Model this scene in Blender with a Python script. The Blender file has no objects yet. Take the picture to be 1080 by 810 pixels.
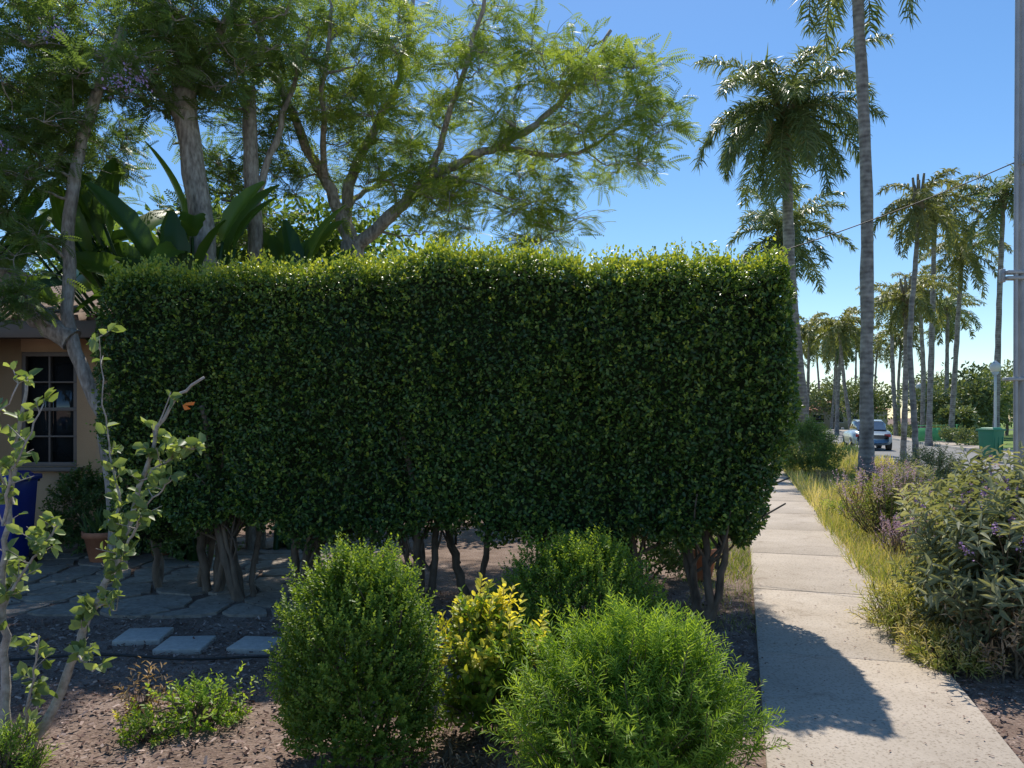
import bpy, math, random
import numpy as np
from mathutils import Vector
R = np.random.default_rng(7)
random.seed(7)
scene = bpy.context.scene
D = bpy.data

# ------------------------------------------------------------ materials
def nt(name):
    m = D.materials.new(name); m.use_nodes = True
    t = m.node_tree; t.nodes.clear()
    o = t.nodes.new('ShaderNodeOutputMaterial')
    return m, t, o
def ramp(t, stops, fac):
    r = t.nodes.new('ShaderNodeValToRGB')
    el = r.color_ramp.elements
    while len(el) < len(stops): el.new(0.5)
    for e, (p, c) in zip(el, stops):
        e.position = p; e.color = (*c, 1)
    t.links.new(fac, r.inputs[0])
    return r.outputs[0]
def foliage(name, stops, transl=0.35, rough=0.45, tboost=1.6, spec=0.4):
    m, t, o = nt(name)
    a = t.nodes.new('ShaderNodeAttribute'); a.attribute_name = 'v'
    c = ramp(t, stops, a.outputs['Fac'])
    p = t.nodes.new('ShaderNodeBsdfPrincipled')
    p.inputs['Roughness'].default_value = rough
    p.inputs['Specular IOR Level'].default_value = spec
    t.links.new(c, p.inputs['Base Color'])
    if transl <= 0:
        t.links.new(p.outputs[0], o.inputs[0]); return m
    tr = t.nodes.new('ShaderNodeBsdfTranslucent')
    mx = t.nodes.new('ShaderNodeMix'); mx.data_type = 'RGBA'; mx.blend_type = 'MULTIPLY'
    mx.inputs[0].default_value = 1
    t.links.new(c, mx.inputs[6]); mx.inputs[7].default_value = (tboost*1.25, tboost*1.15, tboost*0.45, 1)
    t.links.new(mx.outputs[2], tr.inputs[0])
    ms = t.nodes.new('ShaderNodeMixShader'); ms.inputs[0].default_value = transl
    t.links.new(p.outputs[0], ms.inputs[1]); t.links.new(tr.outputs[0], ms.inputs[2])
    t.links.new(ms.outputs[0], o.inputs[0])
    return m
def solid(name, stops, scale=5, rough=0.8, bump=0.3, stretch=(1,1,1), metallic=0, detail=8, bdist=0.02, scale2=None, spec=0.4):
    m, t, o = nt(name)
    p = t.nodes.new('ShaderNodeBsdfPrincipled')
    tc = t.nodes.new('ShaderNodeTexCoord'); mp = t.nodes.new('ShaderNodeMapping')
    mp.inputs['Scale'].default_value = stretch
    t.links.new(tc.outputs['Object'], mp.inputs[0])
    n = t.nodes.new('ShaderNodeTexNoise'); n.inputs['Scale'].default_value = scale
    n.inputs['Detail'].default_value = detail; n.inputs['Roughness'].default_value = 0.65
    t.links.new(mp.outputs[0], n.inputs[0])
    fac = n.outputs['Fac']
    if scale2:
        n2 = t.nodes.new('ShaderNodeTexNoise'); n2.inputs['Scale'].default_value = scale2
        n2.inputs['Detail'].default_value = 5
        t.links.new(mp.outputs[0], n2.inputs[0])
        mm = t.nodes.new('ShaderNodeMath'); mm.operation = 'ADD'
        t.links.new(n.outputs['Fac'], mm.inputs[0]); t.links.new(n2.outputs['Fac'], mm.inputs[1])
        m2 = t.nodes.new('ShaderNodeMath'); m2.operation = 'MULTIPLY'; m2.inputs[1].default_value = 0.5
        t.links.new(mm.outputs[0], m2.inputs[0]); fac = m2.outputs[0]
    c = ramp(t, stops, fac)
    t.links.new(c, p.inputs['Base Color'])
    p.inputs['Roughness'].default_value = rough; p.inputs['Metallic'].default_value = metallic
    p.inputs['Specular IOR Level'].default_value = spec
    if bump:
        b = t.nodes.new('ShaderNodeBump'); b.inputs['Strength'].default_value = bump
        b.inputs['Distance'].default_value = bdist
        t.links.new(fac, b.inputs['Height']); t.links.new(b.outputs[0], p.inputs['Normal'])
    t.links.new(p.outputs[0], o.inputs[0])
    return m
def plain(name, col, rough=0.5, metallic=0, spec=0.5):
    k = 0.85
    return solid(name, [(0.3, tuple(c*k for c in col)), (0.7, col)], scale=6, rough=rough, bump=0.05, metallic=metallic, spec=spec)

# ------------------------------------------------------------ mesh helpers
def empty(name, loc=(0,0,0)):
    e = D.objects.new(name, None); scene.collection.objects.link(e); e.location = loc
    e.empty_display_size = 0.2
    return e
def link(ob, parent=None):
    scene.collection.objects.link(ob)
    if parent is not None:
        ob.parent = parent
        ob.location = -Vector(parent.location)
    return ob
def mesh_np(name, verts, quads, v=None, mat=None, parent=None, smooth=False):
    me = D.meshes.new(name)
    verts = np.asarray(verts, np.float32); quads = np.asarray(quads, np.int32)
    me.vertices.add(len(verts)); me.vertices.foreach_set('co', verts.ravel())
    me.loops.add(quads.size); me.loops.foreach_set('vertex_index', quads.ravel())
    me.polygons.add(len(quads))
    me.polygons.foreach_set('loop_start', np.arange(0, quads.size, 4, dtype=np.int32))
    me.update(calc_edges=True)
    if v is not None:
        a = me.attributes.new('v', 'FLOAT', 'POINT'); a.data.foreach_set('value', np.asarray(v, np.float32))
    if smooth:
        me.polygons.foreach_set('use_smooth', np.ones(len(quads), bool))
    if mat: me.materials.append(mat)
    return link(D.objects.new(name, me), parent)
def nrm(a): return a/(np.linalg.norm(a, axis=-1, keepdims=True)+1e-9)
def rdir(n): return nrm(R.normal(size=(n,3)))
def frames(d, up):
    Y = nrm(d); Z = nrm(up - (up*Y).sum(-1, keepdims=True)*Y); X = np.cross(Y, Z)
    return X, Y, Z
def inst(name, T, pos, d, up, size, v, mat, parent=None, wscale=1.0):
    tv, tf = T
    N = len(pos); K_ = len(tv)
    X, Y, Z = frames(d, up)
    s = np.broadcast_to(np.asarray(size, float), (N,))[:,None,None]
    V = pos[:,None,:] + s*(tv[None,:,0:1]*wscale*X[:,None,:] + tv[None,:,1:2]*Y[:,None,:] + tv[None,:,2:3]*Z[:,None,:])
    F = tf[None] + (np.arange(N)*K_)[:,None,None]
    return mesh_np(name, V.reshape(-1,3), F.reshape(-1,4), np.repeat(v, K_), mat, parent)
def leafT(w, fold=0.12, droop=0.1, tipw=0.36):
    tv = np.array([(0,0,0),(-.5*w,.35,fold*w),(-tipw*w,.75,fold*w-droop*.5),(0,1,-droop),(tipw*w,.75,fold*w-droop*.5),(.5*w,.35,fold*w)],float)
    return tv, np.array([(0,3,2,1),(0,5,4,3)])
def frondT(pairs=12, plen=0.24, pw=0.035, droop=0.25):
    tv=[];tf=[]
    for i in range(pairs):
        y = 0.12+0.86*i/(pairs-1); z = -droop*y*y
        L = plen*math.sin(math.pi*(0.12+0.80*(i+1)/(pairs+1)))**0.7
        for s in (-1,1):
            k=len(tv); dx=s*L*0.88; dy=L*0.42; px=-s*pw*.4; py=pw*.9
            m=(dx*.5, y+dy*.5, z-0.01)
            tv += [(0,y,z),(m[0]+px,m[1]+py,m[2]),(dx,y+dy,z-0.05),(m[0]-px,m[1]-py,m[2])]
            tf.append((k,k+1,k+2,k+3) if s>0 else (k,k+3,k+2,k+1))
    k=len(tv); tv += [(-.008,0,0),(.008,0,0),(.005,.97,-droop*.95),(-.005,.97,-droop*.95)]; tf.append((k,k+1,k+2,k+3))
    return np.array(tv,float), np.array(tf)
def bladeT(w=0.05):
    tv=np.array([(-w/2,0,0),(w/2,0,0),(w*.4,.55,.03),(-w*.4,.55,.03),(w*.08,1,.22),(-w*.08,1,.22)],float)
    return tv,np.array([(0,1,2,3),(3,2,4,5)])
def catmull(P, n=5):
    P=[np.array(p,float) for p in P]
    if len(P)<3:
        return [P[0]+(P[1]-P[0])*i/n for i in range(n+1)]
    Q=[2*P[0]-P[1]]+P+[2*P[-1]-P[-2]]; out=[]
    for i in range(1,len(Q)-2):
        for j in range(n):
            t=j/n
            out.append(.5*((2*Q[i])+(-Q[i-1]+Q[i+1])*t+(2*Q[i-1]-5*Q[i]+4*Q[i+1]-Q[i+2])*t*t+(-Q[i-1]+3*Q[i]-3*Q[i+1]+Q[i+2])*t**3))
    out.append(P[-1]); return out
class Tubes:
    def __init__(s): s.v=[]; s.f=[]; s.n=0
    def add(s, pts, r0, r1, sides=8, smooth=5, wob=0.0, cap=True):
        pts = catmull(pts, smooth) if smooth else [np.array(p,float) for p in pts]
        n=len(pts); P=np.array(pts)
        if wob: P[1:-1]+=R.normal(size=(n-2,3))*wob
        T=np.gradient(P,axis=0); T=nrm(T)
        ref=np.array((0.31,0.93,0.17)) if abs(T[:,2]).mean()>.5 else np.array((0.1,0.2,1.0))
        A=nrm(np.cross(T,ref)); B=np.cross(T,A)
        rr=(r0+(r1-r0)*(np.linspace(0,1,n)**0.8)) if np.isscalar(r0) else np.interp(np.linspace(0,1,n),np.linspace(0,1,len(r0)),r0)
        if wob: rr=rr*(1+R.normal(size=n)*0.05)
        an=np.linspace(0,2*np.pi,sides,endpoint=False)
        V=P[:,None]+rr[:,None,None]*(np.cos(an)[None,:,None]*A[:,None]+np.sin(an)[None,:,None]*B[:,None])
        s.v.append(V.reshape(-1,3)); b=s.n
        i=np.arange(n-1)[:,None]*sides; j=np.arange(sides)[None]; j2=(j+1)%sides
        F=np.stack([b+i+j,b+i+j2,b+i+sides+j2,b+i+sides+j],-1).reshape(-1,4)
        s.f.append(F); s.n+=n*sides
        if cap and sides%2==0:
            for base in (b,b+(n-1)*sides):
                for k in range(sides//2-1):
                    q=(base+k, base+k+1, base+sides-2-k, base+sides-1-k)
                    if len(set(q))==4: s.f.append(np.array([q]))
        return P, rr
    def build(s,name,mat,parent=None):
        if not s.v: return
        return mesh_np(name,np.concatenate(s.v),np.concatenate(s.f),None,mat,parent,True)
class Boxes:
    def __init__(s): s.V=[]; s.F=[]; s.n=0
    def add(s,c,size,rot=0,taper=(1,1)):
        x,y,z=[a/2 for a in size]; V=[]
        for dz in (-1,1):
            kx,ky=(taper if dz>0 else (1,1))
            for dx,dy in ((-1,-1),(1,-1),(1,1),(-1,1)):
                px,py=dx*x*kx,dy*y*ky
                V.append((c[0]+px*math.cos(rot)-py*math.sin(rot),c[1]+px*math.sin(rot)+py*math.cos(rot),c[2]+dz*z))
        b=s.n; s.V+=V
        s.F+=[(b,b+3,b+2,b+1),(b+4,b+5,b+6,b+7),(b,b+1,b+5,b+4),(b+1,b+2,b+6,b+5),(b+2,b+3,b+7,b+6),(b+3,b,b+4,b+7)]
        s.n+=8
    def build(s,name,mat,parent=None,bevel=0.01,seg=2):
        o=mesh_np(name,s.V,s.F,None,mat,parent)
        if bevel:
            m=o.modifiers.new('b','BEVEL'); m.width=bevel; m.segments=seg; m.limit_method='ANGLE'
        return o
def poly(name, pts, z, mat, parent=None):
    me=D.meshes.new(name); n=len(pts)
    me.from_pydata([(x,y,z) for x,y in pts],[],[tuple(range(n))]); me.materials.append(mat); me.update()
    return link(D.objects.new(name,me),parent)

# ------------------------------------------------------------ palettes
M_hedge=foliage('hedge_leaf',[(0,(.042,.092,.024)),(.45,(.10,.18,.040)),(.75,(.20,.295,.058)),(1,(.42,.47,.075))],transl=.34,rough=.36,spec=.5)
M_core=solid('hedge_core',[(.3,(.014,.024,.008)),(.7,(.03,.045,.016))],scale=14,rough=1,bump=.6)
M_box=foliage('boxwood_leaf',[(0,(.05,.115,.02)),(.5,(.13,.22,.032)),(1,(.32,.42,.06))],transl=.38)
M_fine=foliage('fine_leaf',[(0,(.07,.16,.022)),(.5,(.17,.29,.04)),(1,(.36,.49,.08))],transl=.42)
M_vari=foliage('variegated_leaf',[(0,(.07,.14,.02)),(.5,(.17,.27,.035)),(.65,(.50,.49,.07)),(1,(.72,.66,.13))],transl=.38)
M_jac=foliage('jacaranda_leaf',[(0,(.13,.20,.065)),(.5,(.22,.31,.085)),(1,(.40,.47,.125))],transl=.48,tboost=1.4)
M_jacd=foliage('canopy_leaf',[(0,(.08,.145,.06)),(.6,(.15,.235,.085)),(1,(.29,.38,.12))],transl=.43,tboost=1.45)
M_palm=foliage('palm_leaf',[(0,(.07,.115,.05)),(.6,(.15,.205,.10)),(1,(.30,.335,.19))],transl=.33,rough=.42,spec=.5,tboost=1.3)
M_palm2=foliage('palm_leaf_gold',[(0,(.09,.125,.045)),(.6,(.20,.225,.10)),(1,(.36,.34,.16))],transl=.36,tboost=1.35)
M_big=foliage('paddle_leaf',[(0,(.035,.085,.022)),(1,(.11,.20,.035))],transl=.38,rough=.35)
M_far=foliage('far_leaf',[(0,(.08,.115,.055)),(.6,(.14,.185,.085)),(1,(.25,.285,.12))],transl=.2)
M_apple=foliage('fruit_leaf',[(0,(.10,.16,.06)),(.6,(.20,.28,.11)),(1,(.36,.44,.18))],transl=.38)
M_grass=foliage('weed_blade',[(0,(.15,.21,.045)),(.35,(.28,.33,.08)),(.6,(.47,.43,.17)),(1,(.62,.53,.34))],transl=.3)
M_budd=foliage('buddleia_leaf',[(0,(.13,.155,.085)),(.6,(.27,.30,.18)),(1,(.46,.46,.34))],transl=.3,rough=.7,tboost=1.3)
M_purp=foliage('purple_flower',[(0,(.30,.19,.38)),(.6,(.46,.32,.58)),(1,(.64,.50,.78))],transl=.35,tboost=1.2)
M_lav=solid('lavender_petal',[(.3,(.34,.26,.60)),(.7,(.50,.42,.78))],scale=20,bump=0)
M_spike=solid('flower_spike',[(.3,(.33,.17,.36)),(.7,(.55,.36,.62))],scale=30,bump=0)
M_rust=foliage('rust_flower',[(0,(.32,.12,.08)),(1,(.56,.33,.20))],transl=.2)
M_dry=foliage('dry_leaf',[(0,(.24,.15,.09)),(1,(.54,.40,.26))],transl=.2)
M_bark=solid('bark_grey',[(.36,(.14,.12,.10)),(.5,(.32,.285,.25)),(.64,(.50,.46,.41))],scale=9,bump=1,stretch=(1,1,.35),scale2=35)
M_barkd=solid('bark_dark',[(.3,(.07,.052,.04)),(.7,(.24,.19,.145))],scale=14,bump=.8,stretch=(1,1,.3))
M_barkl=solid('bark_light',[(.3,(.22,.19,.17)),(.7,(.52,.48,.45))],scale=30,bump=.4)
M_twig=solid('twig',[(.3,(.08,.06,.04)),(.7,(.20,.16,.11))],scale=20,bump=.3)
M_chip=foliage('bark_chip',[(0,(.085,.050,.040)),(.5,(.24,.16,.13)),(1,(.52,.40,.34))],transl=0.0,rough=.9,spec=.1)

def palm_bark():
    m,t,o=nt('palm_bark')
    p=t.nodes.new('ShaderNodeBsdfPrincipled'); tc=t.nodes.new('ShaderNodeTexCoord')
    w=t.nodes.new('ShaderNodeTexWave'); w.wave_type='BANDS'; w.bands_direction='Z'
    w.inputs['Scale'].default_value=2.6; w.inputs['Distortion'].default_value=2.6; w.inputs['Detail'].default_value=4; w.inputs['Detail Scale'].default_value=2.5
    t.links.new(tc.outputs['Object'],w.inputs[0])
    n=t.nodes.new('ShaderNodeTexNoise'); n.inputs['Scale'].default_value=5; n.inputs['Detail'].default_value=9
    t.links.new(tc.outputs['Object'],n.inputs[0])
    a=t.nodes.new('ShaderNodeMath'); a.operation='MULTIPLY_ADD'; a.inputs[1].default_value=.12
    t.links.new(w.outputs['Fac'],a.inputs[0]); t.links.new(n.outputs['Fac'],a.inputs[2])
    c=ramp(t,[(.35,(.12,.105,.10)),(.58,(.25,.23,.22)),(.8,(.38,.355,.335))],a.outputs[0])
    t.links.new(c,p.inputs['Base Color']); p.inputs['Roughness'].default_value=.9
    b=t.nodes.new('ShaderNodeBump'); b.inputs['Strength'].default_value=.6; b.inputs['Distance'].default_value=.03
    t.links.new(a.outputs[0],b.inputs['Height']); t.links.new(b.outputs[0],p.inputs['Normal'])
    t.links.new(p.outputs[0],o.inputs[0]); return m
M_pbark=palm_bark()

# ------------------------------------------------------------ ground, path, road
K=0.301                                # street direction: x grows 0.301 m per metre of y
def xr(y): return 2.23+(y-3.46)*K      # right edge of sidewalk
def xl(y): return 1.16+(y-3.46)*K      # left edge
M_ground=solid('soil',[(.30,(.10,.066,.05)),(.5,(.23,.165,.13)),(.68,(.40,.31,.26))],scale=3,scale2=60,bump=1,bdist=.03,rough=.95,spec=.1)
poly('ground',[(-600,-300),(600,-300),(600,1200),(-600,1200)],0,M_ground)
M_verge=solid('verge_soil',[(.3,(.17,.13,.07)),(.5,(.28,.23,.12)),(.7,(.40,.33,.21))],scale=2,scale2=40,bump=1,bdist=.03,rough=.95,spec=.1)
yk0,yk1=-6,92
poly('verge',[(xr(5.3)-.02,5.3),(xr(5.3)+3.85,5.3),(xr(yk1)+3.85,yk1),(xr(yk1)-.02,yk1)],.004,M_verge)
M_lawn=solid('lawn',[(.3,(.11,.18,.045)),(.6,(.23,.31,.09)),(.8,(.40,.40,.19))],scale=.6,scale2=20,bump=.6,rough=.95,spec=.1)
far=lambda y: xr(y)+3.9+5.6
poly('lawn',[(far(-6)+1.6,-6),(far(-6)+60,-6),(far(300)+90,300),(far(100)+1.6,100)],.004,M_lawn)
poly('lawn',[(-60,14),(xl(14)-.8,14),(xl(90)-.8,90),(-60,90)],.004,M_lawn)
M_asph=solid('asphalt',[(.3,(.19,.185,.18)),(.7,(.30,.29,.275))],scale=.7,scale2=80,bump=.3,bdist=.01,rough=.9,spec=.2)
poly('road',[(xr(yk0)+3.9,yk0),(far(yk0),yk0),(far(yk1),yk1),(xr(yk1)+3.9,yk1)],.008,M_asph)
poly('road',[(-50,92.0),(160,92.0),(160,100),(-50,100)],.009,M_asph)
def concrete():
    m,t,o=nt('concrete'); p=t.nodes.new('ShaderNodeBsdfPrincipled'); tc=t.nodes.new('ShaderNodeTexCoord')
    def N(s,d=6,r=.6):
        n=t.nodes.new('ShaderNodeTexNoise'); n.inputs['Scale'].default_value=s; n.inputs['Detail'].default_value=d; n.inputs['Roughness'].default_value=r
        t.links.new(tc.outputs['Object'],n.inputs[0]); return n.outputs['Fac']
    base=ramp(t,[(.3,(.40,.335,.265)),(.55,(.50,.425,.345)),(.75,(.57,.495,.415))],N(1.1,8,.7))
    sp=ramp(t,[(.36,(.66,.64,.61)),(.46,(1,1,1)),(.62,(1,1,1)),(.72,(1.15,1.14,1.12))],N(55,3))
    st=ramp(t,[(.30,(.55,.50,.45)),(.44,(1,1,1))],N(2.7,10,.75))
    a=t.nodes.new('ShaderNodeMix'); a.data_type='RGBA'; a.blend_type='MULTIPLY'; a.inputs[0].default_value=.95
    t.links.new(base,a.inputs[6]); t.links.new(sp,a.inputs[7])
    b=t.nodes.new('ShaderNodeMix'); b.data_type='RGBA'; b.blend_type='MULTIPLY'; b.inputs[0].default_value=.75
    t.links.new(a.outputs[2],b.inputs[6]); t.links.new(st,b.inputs[7])
    t.links.new(b.outputs[2],p.inputs['Base Color']); p.inputs['Roughness'].default_value=.9; p.inputs['Specular IOR Level'].default_value=.2
    bm=t.nodes.new('ShaderNodeBump'); bm.inputs['Strength'].default_value=.3; bm.inputs['Distance'].default_value=.005
    t.links.new(N(90,4),bm.inputs['Height']); t.links.new(bm.outputs[0],p.inputs['Normal']); t.links.new(p.outputs[0],o.inputs[0]); return m
M_conc=concrete()
M_kerb=solid('kerb_concrete',[(.3,(.34,.32,.28)),(.7,(.50,.47,.42))],scale=4,bump=.3,rough=.9)
def strip(name,f,w,y0,y1,z,th,mat,slab=None,gap=.008):
    V=[];F=[];n=0
    y=y0; step=slab or (y1-y0)
    while y<y1-1e-3:
        a,b=y,min(y+step,y1)-gap
        j=R.normal()*0.002
        for zz in (z-th,z+j):
            V+=[(f(a),a,zz),(f(a)+w,a-w*.29,zz),(f(b)+w,b-w*.29,zz),(f(b),b,zz)]
        F+=[(n+4,n+5,n+6,n+7),(n,n+1,n+5,n+4),(n+1,n+2,n+6,n+5),(n+2,n+3,n+7,n+6),(n+3,n,n+4,n+7)]
        n+=8; y+=step
    o=mesh_np(name,V,F,None,mat)
    m=o.modifiers.new('b','BEVEL'); m.width=.006; m.segments=2; m.limit_method='ANGLE'
    return o
strip('sidewalk',xl,1.07,-4.15,88,.035,.08,M_conc,slab=1.85)
strip('kerb',lambda y: xr(y)+3.88,.16,-6,91.5,.13,.15,M_kerb,slab=3)
strip('kerb',lambda y: far(y),.16,-6,91.5,.13,.15,M_kerb,slab=3)
strip('sidewalk',lambda y: far(y)+.17,1.4,-6,91,.125,.12,M_conc,slab=1.5)

def scatter_area(n,x0,x1,y0,y1): return np.stack([R.uniform(x0,x1,n),R.uniform(y0,y1,n),np.zeros(n)],1)
chipT=(np.array([(-.22,0,0),(.2,.05,.02),(.13,1,.03),(-.16,.93,0)],float),np.array([(0,1,2,3)]))
def chips(name,n,x0,x1,y0,y1,keep,smax=.042):
    p=scatter_area(n,x0,x1,y0,y1); p=p[keep(p)]; k=len(p)
    d=rdir(k); d[:,2]*=.25; up=np.array((0,0,1.))+R.normal(size=(k,3))*.35
    p[:,2]=R.uniform(.004,.025,k)
    inst(name,chipT,p,d,up,.010+(smax-.010)*R.random(k)**1.8,R.random(k)**1.2,M_chip)
chips('bark_mulch',34000,-5.2,2.2,2.8,6.9,lambda p:(p[:,0]<xl(p[:,1])-.02)&((p[:,1]<6.0)|(p[:,0]>-1.7)))
chips('bark_mulch',6000,2.0,4.2,3.0,5.6,lambda p:(p[:,0]>xr(p[:,1])+.02))
n=420; yy=R.uniform(3,9,n); side=R.random(n)<.5
pp=np.stack([np.where(side,xl(yy)+.01+R.random(n)**3*.5,xr(yy)-.01-R.random(n)**3*.5),yy,np.full(n,.041)],1)
dd=rdir(n); dd[:,2]*=.08
inst('leaf_litter',chipT,pp,dd,np.tile(np.array((0,0,1.)),(n,1)),R.uniform(.008,.026,n),R.random(n),M_chip)
def rocks(name,P,S,mat,parent=None):
    V=[];F=[];n=0
    base=np.array([(-1,-1,-1),(1,-1,-1),(1,1,-1),(-1,1,-1),(-.6,-.6,1),(.6,-.6,1),(.6,.6,1),(-.6,.6,1)],float)
    for p,s in zip(P,S):
        a=R.uniform(0,6.28); v=base*(1+R.normal(size=(8,3))*.15)*np.array((s,s*R.uniform(.6,1),s*.45))
        c,sn=math.cos(a),math.sin(a)
        V.append(np.stack([v[:,0]*c-v[:,1]*sn,v[:,0]*sn+v[:,1]*c,v[:,2]],1)+p)
        F.append(np.array([(4,5,6,7),(0,1,5,4),(1,2,6,5),(2,3,7,6),(3,0,4,7)])+n); n+=8
    return mesh_np(name,np.concatenate(V),np.concatenate(F),None,mat,parent)
p=scatter_area(700,-5,1.2,2.8,6); p=p[p[:,0]<xl(p[:,1])-.05]
rocks('soil_clods',p,R.uniform(.006,.018,len(p)),M_ground)

M_step=solid('paver',[(.3,(.36,.34,.31)),(.7,(.54,.51,.47))],scale=30,bump=.4,bdist=.004,rough=.9)
for (x,y,r,w) in ((-2.66,5.48,.12,.32),(-2.27,5.27,.06,.32),(-1.78,5.27,-.1,.29)):
    b=Boxes(); b.add((0,0,.012),(w,w,.05),r); o=b.build('stepping_stone',M_step,None,.008); o.location=(x,y,0)
M_flag=solid('flagstone',[(.3,(.17,.14,.11)),(.5,(.31,.26,.21)),(.7,(.46,.39,.32))],scale=2.2,scale2=25,bump=.4,bdist=.01,rough=.9)
me=D.meshes.new('flagstone_patio'); V=[];F=[]
gx=np.arange(-7.5,-1.3,.46); gy=np.arange(6.0,10.2,.40)
G=np.array([[(x+R.uniform(-.2,.2),y+R.uniform(-.16,.16)) for x in gx] for y in gy])
for j in range(len(gy)-1):
    for i in range(len(gx)-1):
        q=np.array([G[j,i],G[j,i+1],G[j+1,i+1],G[j+1,i]]); c=q.mean(0)
        pts=[]
        for k in range(4):
            a,b2=q[k],q[(k+1)%4]; s1=R.uniform(.1,.3)
            pts+= [a*(1-s1)+b2*s1, a*.18+b2*.82]
        pts=[c+(np.array(t)-c)*.90 for t in pts]
        n=len(V); z=.02+R.uniform(-.006,.008)
        V+=[(t[0],t[1],z) for t in pts]+[(t[0],t[1],-.02) for t in pts]
        F.append(tuple(range(n,n+8))); F+=[(n+k,n+8+k,n+8+(k+1)%8,n+(k+1)%8) for k in range(8)]
me.from_pydata(V,[],F); me.materials.append(M_flag); link(D.objects.new('flagstone_patio',me))
n=1500; pp=scatter_area(n,-7,-1.4,6.0,9.3); pp[:,2]=.032; dd=rdir(n); dd[:,2]*=.1
inst('leaf_litter',chipT,pp,dd,np.tile(np.array((0,0,1.)),(n,1)),R.uniform(.012,.035,n),R.random(n),M_chip)
M_black=plain('black_rubber',(.02,.02,.02),.6)
t=Tubes(); t.add([(-3.3,4.9,.03),(-2.7,5.0,.035),(-2.1,4.92,.03),(-1.5,4.95,.035),(-.9,4.7,.03)],.009,.009,6,6); t.build('irrigation_hose',M_black)

# ------------------------------------------------------------ the hedge
A=np.array((-3.62,6.50)); B=np.array((2.11,5.46))
L=np.linalg.norm(B-A); ux=(B-A)/L; uy=np.array((-ux[1],ux[0]))
TH=1.15; H0,H1=.62,2.81
def nz(p,f,s=0):
    return (np.sin(p[:,0]*f+s)+np.sin(p[:,1]*f*1.13+1.7+s)+np.sin(p[:,2]*f*1.07+4.1*s)+np.sin((p[:,0]+p[:,2])*f*.71+2.2)+np.sin((p[:,0]-p[:,2]+p[:,1])*f*.83))/5
def hedge_shell(n,face,r=.17):
    h=np.array((L/2,TH/2,(H1-H0)/2)); q=np.stack([R.uniform(-h[0],h[0],n),R.uniform(-h[1],h[1],n),R.uniform(-h[2],h[2],n)],1)
    ax,sg=face; q[:,ax]=sg*h[ax]
    inner=np.clip(q,-(h-r),h-r); nn=nrm(q-inner); q=inner+nn*r
    return q,nn
def hedge_deform(q,nn,amp=1):
    w=q.copy()
    # individual shrubs of the row show as soft vertical swells with seams between
    seam=np.abs(np.sin(q[:,0]*1.95+.4+.25*np.sin(q[:,2]*2)))
    d=(.075*nz(q,3.7)+.05*nz(q,9,1)+.035*nz(q,21,2)-.07*np.clip(.25-seam,0,1)/.25)*amp
    w=w+nn*d[:,None]
    tz=(w[:,2]+(H1-H0)/2)/(H1-H0)
    ex=np.clip(1-tz,0,1)**3
    side=np.clip((w[:,0]-(L/2-1.0))/1.0,0,1); w[:,0]-=side*ex*.42
    sidel=np.clip((-w[:,0]-(L/2-.8))/.8,0,1); w[:,0]+=sidel*ex*.15
    w[:,0]+=side*.05*np.sin(tz*3.1)
    low=np.clip(.35-tz,0,1)/.35
    w[:,2]+=low*(.08*np.sin(q[:,0]*3.1+.5)+.05*np.sin(q[:,0]*7.7)+.05*np.sin(q[:,0]*19))
    top=np.clip(tz-.7,0,1)/.3
    w[:,2]+=top*(.035*np.sin(q[:,0]*2.2+1)+.025*np.sin(q[:,0]*7)+.015*np.sin(q[:,0]*17)-.07*np.clip(q[:,0]/(L/2),0,1)+.07*(1-(q[:,0]/(L/2))**2))
    return w
def hedge_world(w):
    c=(A+B)/2+uy*TH/2
    return np.stack([c[0]+w[:,0]*ux[0]+w[:,1]*uy[0],c[1]+w[:,0]*ux[1]+w[:,1]*uy[1],w[:,2]+(H0+H1)/2],1)
def hedge_nw(n): return np.stack([n[:,0]*ux[0]+n[:,1]*uy[0],n[:,0]*ux[1]+n[:,1]*uy[1],n[:,2]],1)
hedge=empty('hedge',(-.5,6.5,0))
LP=[];LD=[];LU=[];LV=[];LS=[]
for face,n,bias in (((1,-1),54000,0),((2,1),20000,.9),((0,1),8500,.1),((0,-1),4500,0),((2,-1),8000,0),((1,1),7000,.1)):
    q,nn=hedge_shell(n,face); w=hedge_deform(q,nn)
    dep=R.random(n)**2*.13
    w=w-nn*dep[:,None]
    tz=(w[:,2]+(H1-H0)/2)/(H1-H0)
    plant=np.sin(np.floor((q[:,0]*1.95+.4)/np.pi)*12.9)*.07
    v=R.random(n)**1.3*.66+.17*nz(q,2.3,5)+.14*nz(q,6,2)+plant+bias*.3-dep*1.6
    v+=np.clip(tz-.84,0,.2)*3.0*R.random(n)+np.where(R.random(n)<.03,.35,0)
    nw=hedge_nw(nn)
    LP.append(hedge_world(w)); LD.append(nw*.5+rdir(n)*.9+np.array((0,0,.05))); LU.append(nw*.7+rdir(n)*.7+np.array((0,0,.6)))
    LV.append(v); LS.append(R.uniform(.020,.046,n))
ns=2300
q,nn=hedge_shell(ns,(2,1)); w=hedge_world(hedge_deform(q,nn)); hh=R.random(ns)**2.2*.14+.02
for k in range(7):
    fz=k/6; pp=w.copy(); pp[:,2]+=hh*fz; pp[:,:2]+=R.normal(size=(ns,2))*.008
    dd=rdir(ns); dd[:,2]=np.abs(dd[:,2])+.5
    LP.append(pp); LD.append(dd); LU.append(rdir(ns)+np.array((0,0,.5))); LV.append(R.uniform(.65,1.2,ns)); LS.append(R.uniform(.022,.040,ns))
ns=1900
q,nn=hedge_shell(ns,(1,-1)); w=hedge_world(hedge_deform(q,nn)); nw=hedge_nw(nn); hh=R.random(ns)**2*.10
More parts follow.
